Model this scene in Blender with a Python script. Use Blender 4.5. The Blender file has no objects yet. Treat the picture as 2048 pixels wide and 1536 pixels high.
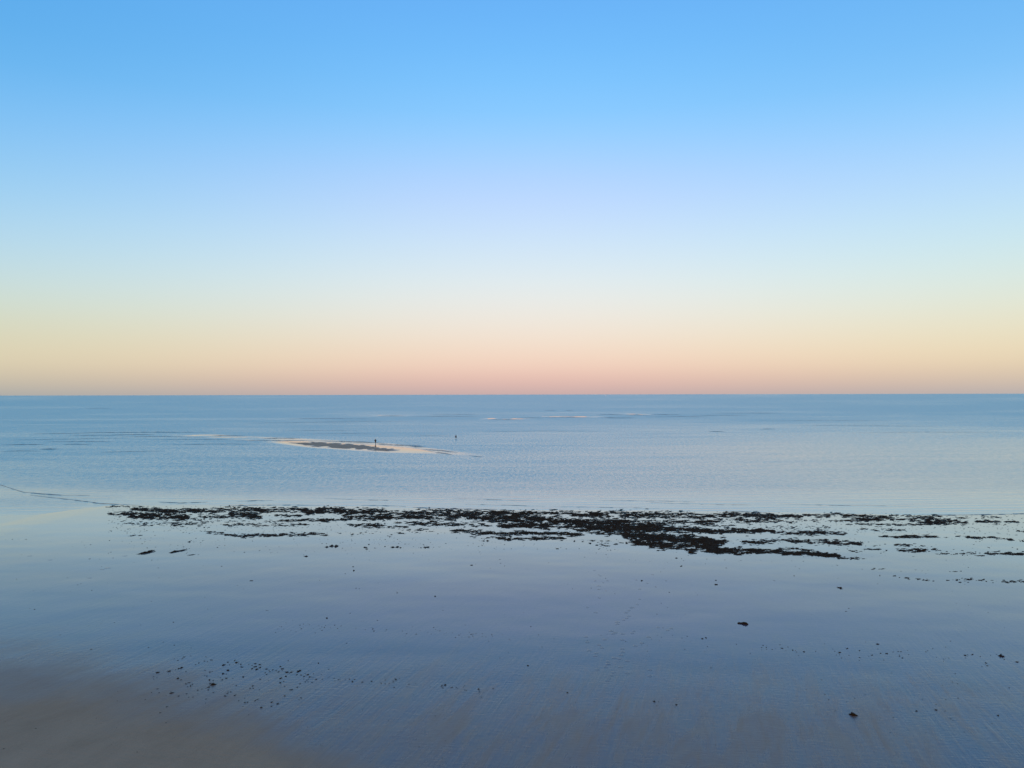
import bpy, math, random
import numpy as np
from mathutils import Vector, Matrix, noise

random.seed(7)
RNG = np.random.default_rng(7)
SC = bpy.context.scene
COL = SC.collection
R = math.radians

# ------------------------------------------------------------------ camera
CAM_H = 18.0
FPX = 1558.0                       # focal length in pixels of the 2048 px wide photograph
cam_data = bpy.data.cameras.new('camera')
cam_data.sensor_width = 36.0
cam_data.lens = 36.0 * FPX / 2048.0
cam_data.clip_start = 0.1
cam_data.clip_end = 200000.0
cam = bpy.data.objects.new('camera', cam_data)
COL.objects.link(cam)
CAM_ROT = Matrix.Rotation(R(90 + 0.765), 3, 'X') @ Matrix.Rotation(R(-0.11), 3, 'Z')
cam.matrix_world = Matrix.Translation((0, 0, CAM_H)) @ CAM_ROT.to_4x4()
SC.camera = cam
CR = np.array(CAM_ROT)

# ------------------------------------------------------------------ light
SUN_ELEV, SUN_AZ = 3.0, 195.0      # the sun is low behind the camera
world = bpy.data.worlds.new('World')
SC.world = world
world.use_nodes = True
wn = world.node_tree
for n in list(wn.nodes):
    wn.nodes.remove(n)


def lin(c):
    out = []
    for v in c:
        v = v / 255.0
        out.append(v / 12.92 if v <= 0.04045 else ((v + 0.055) / 1.055) ** 2.4)
    return out


NISH_STRENGTH = 0.08
# Nishita sky radiance at strength 1 in front, at these elevations (degrees)
STOPS = np.array([0, .6, 1.3, 2, 2.8, 3.7, 4.7, 5.8, 7, 8.2, 9.5, 11, 12.5, 14, 15.5, 17, 18.5, 20, 22, 24, 26, 28, 31, 35, 42, 52, 70, 90])
NV = np.array( [(1.05, 0.55, 0.08), (1.59, 0.84, 0.11), (2.22, 1.3, 0.21), (2.62, 1.73, 0.37), (2.83, 2.13, 0.61), (2.86, 2.42, 0.9), (2.77, 2.59, 1.2), (2.61, 2.65, 1.47), (2.42, 2.63, 1.68), (2.23, 2.55, 1.83), (2.04, 2.45, 1.92), (1.85, 2.31, 1.96), (1.69, 2.17, 1.96), (1.55, 2.03, 1.94), (1.43, 1.91, 1.9), (1.33, 1.79, 1.85), (1.23, 1.69, 1.79), (1.15, 1.59, 1.73), (1.05, 1.48, 1.65), (0.97, 1.37, 1.57), (0.9, 1.28, 1.49), (0.83, 1.2, 1.42), (0.75, 1.09, 1.31), (0.66, 0.96, 1.19), (0.53, 0.79, 1.01), (0.42, 0.62, 0.81), (0.3, 0.45, 0.6), (0.27, 0.39, 0.53)])


def row_elev(y, az=0.0):
    return math.degrees(math.atan((788.8 - y) / FPX * math.cos(R(az))))


SKY = {
    'centre': [(788, 196, 170, 168), (775, 209, 175, 169), (760, 223, 185, 174), (745, 231, 195, 181), (725, 237, 208, 189), (700, 237, 213, 194),
               (680, 236, 219, 203), (655, 235, 224, 211), (610, 229, 229, 224), (560, 219, 230, 234), (510, 206, 226, 240),
               (450, 193, 219, 247), (400, 184, 211, 250), (350, 172, 207, 251), (300, 156, 204, 251),
               (250, 140, 200, 250), (200, 126, 195, 250), (100, 112, 185, 247), (0, 102, 174, 242)],
    'left': [(788, 166, 170, 163), (775, 179, 177, 160), (755, 199, 190, 166), (725, 216, 205, 171), (690, 217, 211, 177),
             (650, 212, 215, 184), (600, 203, 221, 206), (550, 191, 219, 222), (500, 180, 216, 232),
             (440, 166, 211, 238), (400, 154, 206, 239), (350, 141, 202, 238), (300, 130, 196, 238),
             (250, 123, 191, 240), (200, 114, 185, 239), (100, 98, 176, 234), (0, 88, 167, 229)],
    'right': [(788, 184, 175, 172), (775, 194, 181, 170), (755, 207, 190, 170), (725, 226, 207, 174), (690, 230, 216, 183),
              (650, 228, 221, 193), (600, 222, 226, 208), (550, 213, 229, 220), (500, 205, 229, 229),
              (440, 195, 227, 237), (400, 190, 222, 243), (350, 182, 217, 248), (300, 172, 213, 251),
              (250, 157, 208, 252), (200, 144, 203, 250), (100, 125, 191, 246), (0, 114, 182, 241)],
}
HIGH = [(33, 96, 166, 236), (42, 92, 162, 233), (60, 88, 158, 229), (90, 86, 154, 226)]


def sky_ramp(key, x):
    pts = [(row_elev(y, 0.0 if key == 'centre' else 33.3), lin((r, g, b))) for y, r, g, b in SKY[key]]
    pts += [(e, lin((r, g, b))) for e, r, g, b in HIGH]
    pts.sort()
    e = np.array([p[0] for p in pts])
    c = np.array([p[1] for p in pts])
    stops = STOPS
    tgt = np.stack([np.interp(stops, e, c[:, k]) for k in range(3)], 1)
    # light smoothing so the gradient shows no bands
    sm = tgt.copy()
    sm[1:-1] = .25 * tgt[:-2] + .5 * tgt[1:-1] + .25 * tgt[2:]
    nis = NV * NISH_STRENGTH
    val = np.clip(sm - nis, 0.004, 1)
    n = wn.nodes.new('ShaderNodeValToRGB')
    n.color_ramp.interpolation = 'LINEAR'
    el = n.color_ramp.elements
    while len(el) > 1:
        el.remove(el[-1])
    el[0].position = 0
    el[0].color = (*val[0], 1)
    for s, v in zip(stops[1:], val[1:]):
        q = el.new(s / 90.0)
        q.color = (*v, 1)
    wn.links.new(x, n.inputs[0])
    return n.outputs[0]


def wmath(op, a, b=None, c=None, clamp=False):
    n = wn.nodes.new('ShaderNodeMath')
    n.operation = op
    n.use_clamp = clamp
    for i, v in enumerate((a, b, c)):
        if v is None:
            continue
        if isinstance(v, (int, float)):
            n.inputs[i].default_value = v
        else:
            wn.links.new(v, n.inputs[i])
    return n.outputs[0]


def wmix(f, a, b):
    n = wn.nodes.new('ShaderNodeMix')
    n.data_type = 'RGBA'
    wn.links.new(f, n.inputs[0])
    wn.links.new(a, n.inputs[6])
    wn.links.new(b, n.inputs[7])
    return n.outputs[2]


tc = wn.nodes.new('ShaderNodeTexCoord')
sep = wn.nodes.new('ShaderNodeSeparateXYZ')
wn.links.new(tc.outputs['Generated'], sep.inputs[0])
elev = wmath('DIVIDE', wmath('ARCSINE', sep.outputs[2]), math.pi / 2)
az = wmath('ARCTAN2', sep.outputs[0], sep.outputs[1])           # 0 straight ahead
a2 = wmath('DIVIDE', wmath('ADD', az, -0.03), R(24))
cw = wmath('EXPONENT', wmath('MULTIPLY', wmath('MULTIPLY', a2, a2), -1.0))
side = wmath('ADD', wmath('MULTIPLY', wmath('SINE', az), 0.5), 0.5, clamp=True)
lr = wmix(side, sky_ramp('left', elev), sky_ramp('right', elev))
grad = wmix(cw, lr, sky_ramp('centre', elev))
sky = wn.nodes.new('ShaderNodeTexSky')
sky.sky_type = 'NISHITA'
sky.sun_disc = False
sky.sun_elevation = R(SUN_ELEV)
sky.sun_rotation = R(SUN_AZ)
bg1 = wn.nodes.new('ShaderNodeBackground')
bg1.inputs[1].default_value = NISH_STRENGTH
wn.links.new(sky.outputs[0], bg1.inputs[0])
bg2 = wn.nodes.new('ShaderNodeBackground')
bg2.inputs[1].default_value = 1.0
wn.links.new(grad, bg2.inputs[0])
add = wn.nodes.new('ShaderNodeAddShader')
wn.links.new(bg1.outputs[0], add.inputs[0])
wn.links.new(bg2.outputs[0], add.inputs[1])
wo = wn.nodes.new('ShaderNodeOutputWorld')
wn.links.new(add.outputs[0], wo.inputs[0])

sun_data = bpy.data.lights.new('sun', 'SUN')
sun_data.energy = 1.5
sun_data.angle = R(18)
sun_data.color = (1.0, 0.66, 0.42)
sun = bpy.data.objects.new('sun', sun_data)
COL.objects.link(sun)
sd = Vector((math.sin(R(SUN_AZ)) * math.cos(R(12)), math.cos(R(SUN_AZ)) * math.cos(R(12)), math.sin(R(12))))
sun.rotation_euler = sd.to_track_quat('Z', 'Y').to_euler()

SC.view_settings.view_transform = 'Standard'
SC.view_settings.look = 'None'
SC.view_settings.exposure = 0.06
SC.view_settings.gamma = 1.0
SC.view_settings.use_curve_mapping = False


# ------------------------------------------------------------------ helpers
def tag(o, label=None, cat=None, group=None, kind=None):
    if label: o['label'] = label
    if cat: o['category'] = cat
    if group: o['group'] = group
    if kind: o['kind'] = kind
    return o


def np_mesh(name, verts, quads=None, tris=None, smooth=True, attrs=None):
    me = bpy.data.meshes.new(name)
    verts = np.asarray(verts, np.float32)
    nq = 0 if quads is None else len(quads)
    nt_ = 0 if tris is None else len(tris)
    me.vertices.add(len(verts))
    me.vertices.foreach_set('co', verts.ravel())
    idx, starts = [], []
    if nq:
        idx.append(np.asarray(quads, np.int32).ravel())
        starts.append(np.arange(nq) * 4)
    if nt_:
        idx.append(np.asarray(tris, np.int32).ravel())
        starts.append(nq * 4 + np.arange(nt_) * 3)
    idx = np.concatenate(idx)
    starts = np.concatenate(starts).astype(np.int32)
    me.loops.add(len(idx))
    me.loops.foreach_set('vertex_index', idx)
    me.polygons.add(nq + nt_)
    me.polygons.foreach_set('loop_start', starts)
    me.polygons.foreach_set('use_smooth', np.full(nq + nt_, smooth))
    me.update(calc_edges=True)
    for k, v in (attrs or {}).items():
        a = me.attributes.new(k, 'FLOAT', 'POINT')
        a.data.foreach_set('value', np.asarray(v, np.float32))
    me.validate()
    return me


def link(name, me, mat=None, parent=None):
    o = bpy.data.objects.new(name, me)
    COL.objects.link(o)
    if mat is not None and not me.materials:
        me.materials.append(mat)
    if parent is not None:
        o.parent = parent
    return o


def ss(a, b, x):
    t = np.clip((x - a) / (b - a), 0, 1)
    return t * t * (3 - 2 * t)


class Noise2:
    """Tileable value noise on numpy arrays."""
    def __init__(self, seed, n=256):
        self.g = np.random.default_rng(seed).random((n, n))
        self.n = n

    def __call__(self, x, y):
        x = np.asarray(x, float); y = np.asarray(y, float)
        xi = np.floor(x).astype(int); yi = np.floor(y).astype(int)
        fx = x - xi; fy = y - yi
        fx = fx * fx * (3 - 2 * fx); fy = fy * fy * (3 - 2 * fy)
        n = self.n
        g = self.g
        a = g[xi % n, yi % n]; b = g[(xi + 1) % n, yi % n]
        c = g[xi % n, (yi + 1) % n]; d = g[(xi + 1) % n, (yi + 1) % n]
        return (a * (1 - fx) + b * fx) * (1 - fy) + (c * (1 - fx) + d * fx) * fy

    def fbm(self, x, y, o=4):
        s = 0; w = 0.5; t = 0
        for k in range(o):
            s = s + w * self(x * 2 ** k + 17.3 * k, y * 2 ** k + 5.1 * k)
            t += w; w *= 0.5
        return s / t


NZ = [Noise2(i) for i in range(8)]


def ground_at(px, py, z=0.0):
    """Point of the photograph on the level z -> x, y in metres."""
    px = np.asarray(px, float); py = np.asarray(py, float)
    d = np.stack([(px - 1024) / FPX, (768 - py) / FPX, -np.ones_like(px)], -1) @ CR.T
    t = (z - CAM_H) / np.minimum(d[..., 2], -1e-5)
    return d[..., 0] * t, d[..., 1] * t


def to_photo(x, y, z=0.0):
    v = np.stack([np.asarray(x, float), np.asarray(y, float), np.full(np.shape(x), z - CAM_H)], -1) @ CR
    w = np.maximum(-v[..., 2], 1e-3)
    return 1024 + FPX * v[..., 0] / w, 768 - FPX * v[..., 1] / w


# shoreline of the near beach, as y over x in metres
_sp = np.array([(-300, 1036), (0, 1031), (80, 1029), (150, 1019), (230, 1010), (450, 1011), (700, 1013), (820, 1016), (1024, 1020),
                (1400, 1023), (1700, 1027), (1900, 1030), (2048, 1028), (2350, 1027)], float)
SX, SY = ground_at(_sp[:, 0], _sp[:, 1])


def shore_y(x):
    return np.interp(x, SX, SY) + 1.6 * (NZ[0].fbm(x / 9.0, 0 * x) - .5)


BARS = [  # far sand banks: photo x0, x1, y left, y right, half height
    (975, 1046, 837.5, 837.2, 1.0), (1084, 1190, 833.3, 833.8, .8), (1250, 1292, 828.2, 829, .7), (756, 802, 831, 831, .55),
    ]
_bt = np.array([(545, 883.6), (575, 881.8), (620, 882.2), (700, 886.6), (780, 891.5), (830, 896.5), (866, 903.2)])
_bb = np.array([(545, 884.2), (575, 888.6), (620, 893.6), (700, 899), (780, 903.8), (830, 906.6), (866, 905.2)])
_dt = np.array([(580, 885.6), (620, 885.4), (680, 888.2), (740, 893), (790, 899)])
_db = np.array([(580, 886.4), (620, 890.8), (680, 896.6), (740, 899.6), (790, 902.6)])


def terrain(x, y):
    """height, dryness"""
    sy = shore_y(x)
    d = sy - y
    up = 0.009 * np.maximum(d, 0)
    up = np.where(up > 1.0, 1.0 + (up - 1.0) * .6, up)
    up = np.minimum(up, 6.0 + 0 * up)
    dn = -0.5 * (1 - np.exp(-np.maximum(-d, 0) / 22.0)) - 2.5 * ss(500, 2500, y)
    h = np.where(d > 0, up, dn)
    relief = (NZ[1].fbm(x / 14.0, y / 7.0, 3) - .5) * .05 + (NZ[2].fbm(x / 3.5, y / 2.5, 2) - .5) * .012
    h = h + relief * ss(-6, 25, d)
    px, py = to_photo(x, y)
    front = y > 20
    # near sandbank
    mid = .5 * (np.interp(px, _bt[:, 0], _bt[:, 1]) + np.interp(px, _bb[:, 0], _bb[:, 1]))
    hf = .5 * (np.interp(px, _bb[:, 0], _bb[:, 1]) - np.interp(px, _bt[:, 0], _bt[:, 1]))
    endf = np.minimum(px - 545, 866 - px) / 20
    q = np.abs(py - mid + .9 * (NZ[3].fbm(x / 6, y / 6, 3) - .5)) / np.maximum(hf * .86, .3)
    b = .09 * np.minimum(1 - q * q, endf + .02)
    b = np.maximum(b, -0.5)
    ok = front & (px > 500) & (px < 910)
    h = np.where(ok, np.maximum(h, b), h)
    dm = .5 * (np.interp(px, _dt[:, 0], _dt[:, 1]) + np.interp(px, _db[:, 0], _db[:, 1]))
    dh = .5 * (np.interp(px, _db[:, 0], _db[:, 1]) - np.interp(px, _dt[:, 0], _dt[:, 1]))
    dn_ = NZ[4].fbm(x / 2.2, y / 6.0, 4)
    dq = 1.45 - np.abs(py - dm) / np.maximum(dh, .3) + (dn_ - .5) * 3.4
    dry = np.where(front & (px > 570) & (px < 800), ss(0.0, .45, dq) * ss(570, 590, px) * ss(812, 770, px), 0.0)
    for x0, x1, yl, yr, hh in BARS:
        t = (px - x0) / (x1 - x0)
        m = yl + (yr - yl) * t
        e = np.minimum(px - x0, x1 - px) / (.3 * (x1 - x0)) * .7
        qq = np.abs(py - m + 1.6 * (NZ[3].fbm(px / 9, 0 * px + 3, 4) - .5)) / hh
        bb = np.clip(.10 * np.minimum(1 - qq * qq, e) - .16 * ss(.46, .62, NZ[5].fbm(px / 11 + py, py / 2, 3)), -.5, .1)
        h = np.where(front & (t > -.1) & (t < 1.1), np.maximum(h, bb), h)
    # drier upper beach, lower left
    edge = np.interp(px, [-400, 0, 200, 350, 500, 650, 800, 1000], [1285, 1300, 1315, 1345, 1400, 1480, 1560, 1700])
    wob = (NZ[5].fbm(x / 5.0, y / 3.0, 5) - .5) * 90
    dry2 = ss(-70, 190, py - edge + wob) * (px < 1300)
    dry2 = np.maximum(dry2, ss(30, 22, y + .22 * x))
    # damp ridges between the films of water on the right
    rl = NZ[6].fbm((x - .25 * y) / 1.3, (y + .25 * x) / 5.0, 4)
    side = ss(1190, 1470, py) * .8
    dry3 = ss(.50, .68, rl) * side * .6
    pt = NZ[7].fbm((x - .25 * y) / 1.5 + 9, y / 5.0, 6)
    dry4 = ss(1270, 1520, py) * .30 * ss(2300, 1500, px) + ss(1290, 1460, py) * .13 * ss(.38, .70, pt)
    dry = np.maximum(dry, np.maximum(dry2, dry4))
    global FILM
    FILM = side * (1 - .6 * dry2)
    global PAINTED_SHEEN
    PAINTED_SHEEN = ss(56, 10, d + (NZ[4].fbm(x / 11.0, y / 5.0, 3) - .5) * 14) * (d > -3)  # mask of the painted reflection, strongest at the water's edge
    return h, dry


def polar_grid(rs, az0, az1, na):
    az_ = np.linspace(az0, az1, na)
    rr, aa = np.meshgrid(rs, az_, indexing='ij')
    x = rr * np.sin(aa); y = rr * np.cos(aa)
    nr = len(rs)
    i = np.arange(nr - 1)[:, None] * na + np.arange(na - 1)[None, :]
    q = np.stack([i, i + na, i + na + 1, i + 1], -1).reshape(-1, 4)[:, ::-1]
    return x.ravel(), y.ravel(), q


def geo(a, b, ratio):
    n = int(math.log(b / a) / math.log(ratio)) + 2
    return np.geomspace(a, b, n)


# ------------------------------------------------------------------ materials
class NT:
    def __init__(self, name):
        self.m = bpy.data.materials.new(name)
        self.m.use_nodes = True
        self.t = self.m.node_tree
        self.b = self.t.nodes['Principled BSDF']

    def n(self, kind, **kw):
        nd = self.t.nodes.new(kind)
        for k, v in kw.items():
            setattr(nd, k, v)
        return nd

    def put(self, sock, v):
        if isinstance(v, (int, float, tuple, list)):
            sock.default_value = v
        else:
            self.t.links.new(v, sock)

    def math(self, op, a, b=0.0, clamp=False):
        nd = self.n('ShaderNodeMath', operation=op, use_clamp=clamp)
        self.put(nd.inputs[0], a); self.put(nd.inputs[1], b)
        return nd.outputs[0]

    def mix(self, f, a, b):
        nd = self.n('ShaderNodeMix', data_type='RGBA')
        self.put(nd.inputs[0], f); self.put(nd.inputs[6], a); self.put(nd.inputs[7], b)
        return nd.outputs[2]

    def fmix(self, f, a, b):
        nd = self.n('ShaderNodeMix', data_type='FLOAT')
        self.put(nd.inputs[0], f); self.put(nd.inputs[2], a); self.put(nd.inputs[3], b)
        return nd.outputs[0]

    def attr(self, name):
        return self.n('ShaderNodeAttribute', attribute_name=name).outputs['Fac']

    def pos(self, rotz=0.0, scale=(1, 1, 1)):
        g = self.n('ShaderNodeNewGeometry')
        mp = self.n('ShaderNodeMapping', vector_type='POINT')
        mp.inputs['Rotation'].default_value = (0, 0, rotz)
        # rotate first, then scale in a second mapping
        self.t.links.new(g.outputs['Position'], mp.inputs[0])
        m2 = self.n('ShaderNodeMapping', vector_type='POINT')
        m2.inputs['Scale'].default_value = scale
        self.t.links.new(mp.outputs[0], m2.inputs[0])
        return m2.outputs[0]

    def noise(self, vec, scale, detail=4, rough=.55, dist=0.0):
        nd = self.n('ShaderNodeTexNoise')
        self.t.links.new(vec, nd.inputs['Vector'])
        nd.inputs['Scale'].default_value = scale
        nd.inputs['Detail'].default_value = detail
        nd.inputs['Roughness'].default_value = rough
        nd.inputs['Distortion'].default_value = dist
        return nd.outputs['Fac']

    def ramp(self, f, a, b):
        nd = self.n('ShaderNodeMapRange', interpolation_type='SMOOTHSTEP')
        self.put(nd.inputs[0], f)
        nd.inputs[1].default_value = a; nd.inputs[2].default_value = b
        return nd.outputs[0]

    def bump(self, h, strength, dist, normal=None):
        nd = self.n('ShaderNodeBump')
        self.put(nd.inputs['Height'], h)
        self.put(nd.inputs['Strength'], strength)
        self.put(nd.inputs['Distance'], dist)
        if normal is not None:
            self.t.links.new(normal, nd.inputs['Normal'])
        return nd.outputs[0]


def sand_material():
    s = NT('wet_sand')
    film = s.attr('film')
    lanes = s.noise(s.pos(R(14), (3.4, .26, 0)), 1.0, 6, .62, .5)
    lanes2 = s.noise(s.pos(R(17), (.9, .16, 0)), 1.0, 4, .6, .8)
    dry = s.math('ADD', s.attr('dry'), s.math('MULTIPLY', film, s.math('MULTIPLY', s.ramp(lanes2, .38, .72), .30)), clamp=True)
    dry = s.math('ADD', dry, s.math('MULTIPLY', film, s.math('MULTIPLY', s.ramp(lanes, .48, .74), .17)), clamp=True)
    big = s.noise(s.pos(R(20), (1, .55, 0)), .5, 7, .68, .5)
    streak = s.noise(s.pos(R(14), (2.2, .42, 0)), 1.0, 5, .6, .6)
    grain = s.noise(s.pos(0, (1, 1, 0)), 14, 4, .8)
    dcol = s.mix(big, (.26, .145, .078, 1), (.43, .255, .15, 1))
    wcol = s.mix(streak, (.030, .022, .050, 1), (.062, .046, .068, 1))
    wcol = s.mix(s.ramp(big, .3, .75), wcol, (.050, .040, .042, 1))
    wcol = s.mix(s.attr('painted_sheen'), wcol, (.23, .30, .255, 1))  # paler base near the shore paints in extra sky reflection
    col = s.mix(dry, wcol, dcol)
    col = s.mix(s.math('MULTIPLY', s.ramp(grain, .45, .8), .45), col, (.07, .06, .05, 1))
    s.put(s.b.inputs['Base Color'], col)
    damp = s.math('MULTIPLY', s.ramp(streak, .55, .75), .04)
    rough = s.math('ADD', s.fmix(dry, .035, .60), damp)
    s.put(s.b.inputs['Roughness'], rough)
    s.put(s.b.inputs['IOR'], s.fmix(dry, 1.62, 1.36))
    s.put(s.b.inputs['Specular IOR Level'], s.fmix(dry, .5, .13))
    h0 = s.bump(lanes, s.math('MULTIPLY', film, .9), .035)
    h1 = s.bump(streak, s.fmix(dry, .12, .6), .035, h0)
    rip = s.noise(s.pos(R(9), (1.1, 4.5, 0)), 1.3, 4, .55, .8)
    h2 = s.bump(rip, s.math('ADD', s.fmix(dry, .10, .8), s.math('MULTIPLY', film, .40)), .022, h1)
    h3 = s.bump(grain, s.fmix(dry, .05, .7), .006, h2)
    s.put(s.b.inputs['Normal'], h3)
    return s.m


def sea_material():
    s = NT('sea_water')
    rp = s.attr('ripple')
    s.put(s.b.inputs['Base Color'], (.075, .330, .320, 1))
    s.b.inputs['IOR'].default_value = 1.6
    patch = s.noise(s.pos(R(4), (.02, .09, 0)), 1.0, 4, .6)
    r2 = s.math('MULTIPLY', rp, s.fmix(patch, .75, 1.25), clamp=True)
    grain = s.noise(s.pos(R(2), (1.5, .30, 0)), 1.0, 3, .7)
    r2 = s.math('MULTIPLY', r2, s.fmix(s.ramp(grain, .25, .75), .62, 1.38), clamp=True)
    s.put(s.b.inputs['Roughness'], s.fmix(r2, .04, .36))
    swell = s.noise(s.pos(R(-3), (.035, .75, 0)), 1.0, 4, .55, .2)
    w1 = s.noise(s.pos(R(6), (.45, 1.6, 0)), 1.0, 5, .6, .3)
    w2 = s.noise(s.pos(R(-8), (1.6, 4.2, 0)), 1.0, 4, .6, .2)
    n0 = s.bump(swell, .7, .12)
    n1 = s.bump(w1, s.fmix(r2, .08, 1.0), .12, n0)
    n2 = s.bump(w2, s.fmix(r2, .06, 1.0), .045, n1)
    s.put(s.b.inputs['Normal'], n2)
    return s.m


def plain(name, col, rough=.6, var=.35, scale=8.0, spec=None):
    s = NT(name)
    g = s.n('ShaderNodeTexCoord')
    nz = s.noise(g.outputs['Object'], scale, 4, .6)
    dark = tuple(c * (1 - var) for c in col) + (1,)
    lite = tuple(min(1, c * (1 + var)) for c in col) + (1,)
    s.put(s.b.inputs['Base Color'], s.mix(nz, dark, lite))
    s.b.inputs['Roughness'].default_value = rough
    s.put(s.b.inputs['Normal'], s.bump(nz, .3, .01))
    return s.m


M_SAND = sand_material()
M_SEA = sea_material()
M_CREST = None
M_CREST = plain('shaded_wave', (.060, .052, .045), .35, .25, 1.0)  # darker than the sea: shade of the steep wave fronts put into the colour
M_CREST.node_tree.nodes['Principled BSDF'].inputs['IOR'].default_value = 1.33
M_WEED = plain('bladderwrack', (.021, .0125, .0050), .7, .85, 1.3)
M_WEED.node_tree.nodes['Principled BSDF'].inputs['Specular IOR Level'].default_value = .06
M_SKIN = plain('skin', (.42, .27, .20), .5, .1)
M_COAT = plain('dark_coat', (.012, .014, .018), .8, .3)
M_TROUSER = plain('dark_waders', (.010, .012, .012), .7, .3)
for _m in (M_COAT, M_TROUSER):
    _m.node_tree.nodes['Principled BSDF'].inputs['Specular IOR Level'].default_value = .1
M_HAIR = plain('dark_hair', (.015, .011, .009), .6, .3)
M_BUCKET = plain('dark_bucket', (.02, .02, .024), .45, .1)
M_SAIL = plain('white_sail', (.8, .8, .8), .6, .05, 1.0)
M_HULL = plain('white_hull', (.75, .75, .76), .35, .05, 1.0)
M_MAST = plain('grey_mast', (.35, .35, .36), .4, .05, 1.0)

# ------------------------------------------------------------------ sand and sea
# one sheet of sand round the camera: fine in front, coarse elsewhere
A = R(44)
rs = np.concatenate([geo(14, 45, 1.011)[:-1], geo(45, 900, 1.0062)])
rs_far = geo(900, 70000, 1.09)
rs = np.concatenate([rs, rs_far[1:]])
gx, gy, gq = polar_grid(rs, -A, A, 520)
gh, gd = terrain(gx, gy)
gf, gp = FILM, PAINTED_SHEEN
V = [np.stack([gx, gy, gh], 1)]
Q = [gq]
D = [gd]
rs2 = np.concatenate([[0.5, 3, 7], rs[::6]]) if False else np.concatenate([[0.01, 3, 7, 10.5], rs[::8], [rs[-1]]])
bx, by, bq = polar_grid(rs2, A, 2 * math.pi - A, 150)
bh, bd = terrain(bx, by)
bf, bp = FILM * 0, PAINTED_SHEEN
Q.append(bq + sum(len(v) for v in V))
V.append(np.stack([bx, by, bh - .02], 1)); D.append(bd)
cx, cy, cq = polar_grid(np.array([0.01, 4, 8, 11, 14]), -A, A, 520)
ch, cd = terrain(cx, cy)
cf, cp = FILM, PAINTED_SHEEN
Q.append(cq + sum(len(v) for v in V))
V.append(np.stack([cx, cy, ch], 1)); D.append(cd)
me = np_mesh('beach', np.concatenate(V), np.concatenate(Q), attrs={'dry': np.concatenate(D), 'film': np.concatenate([gf, bf, cf]), 'painted_sheen': np.concatenate([gp, bp, cp])})
beach = link('beach', me, M_SAND)
tag(beach, kind='structure')


def ripple(x, y):
    px, py = to_photo(x, y)
    k = np.interp(py, [789, 800, 850, 900, 950, 978, 990, 1003, 1040], [1, 1, .86, .74, .66, .60, .32, .14, .06])
    # the calmer belt along the shore is narrower at the left
    belt = np.interp(px, [0, 200, 500, 900, 1400, 2048], [8, 4, -4, -2, 2, 4])
    k = np.interp(py + belt, [789, 800, 850, 900, 950, 976, 990, 1003, 1040], [1, .98, .86, .76, .66, .52, .20, .08, .05])
    rightcalm = ss(500, 1750, px) * ss(825, 900, py) * .42
    leftrough = ss(330, 60, px) * ss(985, 1000, py) * .22
    k = k - rightcalm * k + leftrough
    # glassy water round the sandbanks
    top = np.interp(px, [150, 300, 420, 545, 620, 780, 866, 960], [867, 866, 868, 875, 878, 887, 897, 909])
    bot = np.interp(px, [150, 300, 420, 545, 620, 780, 866, 960], [868, 869, 874, 885.5, 895, 905.5, 907, 911])
    sl = NZ[6].fbm(px / 60, py / 2.0, 4)
    inb = ss(-1.5, 1.5, py - top) * ss(1.5, -1.0, py - bot) * ss(150, 420, px) * ss(990, 880, px)
    k = k * (1 - inb * (.10 + .85 * np.maximum(ss(.50, .62, sl), ss(520, 570, px) * .8)))
    for x0, x1, yl, yr, hh in BARS:
        e = ss(x0 - 25, x0 + 5, px) * ss(x1 + 30, x1 - 5, px)
        m = np.interp(px, [x0, x1], [yl, yr])
        k = k * (1 - .5 * e * ss(.3, .6, NZ[2].fbm(px / 20, py, 3)) * np.exp(-((py - m) / (hh + .6)) ** 2))
    # slicks: long wind streaks
    st = NZ[7].fbm(px / 260, (py + .004 * px) / 5.0, 4)
    k = k * (1 + (st - .5) * .45)
    # the strip before the shoreline, laced by tiny calm lines
    k = k * (.12 + .88 * ss(-1, 16, y - shore_y(x)))
    return np.clip(k, 0.02, 1)


srs = np.concatenate([geo(80, 900, 1.0062), geo(900, 70000, 1.05)[1:]])
sx, sy_, sq = polar_grid(srs, -A, A, 520)
SV = [np.stack([sx, sy_, 0 * sx], 1)]; SQ = [sq]; SR = [ripple(sx, sy_)]
for a0, a1 in ((-R(100), -A), (A, R(100))):
    x2, y2, q2 = polar_grid(srs[::6], a0, a1, 40)
    SQ.append(q2 + sum(len(v) for v in SV))
    SV.append(np.stack([x2, y2, 0 * x2 - .003], 1)); SR.append(np.full(len(x2), .75))
sea = link('sea', np_mesh('sea', np.concatenate(SV), np.concatenate(SQ), attrs={'ripple': np.concatenate(SR)}), M_SEA)
tag(sea, kind='structure')

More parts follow.
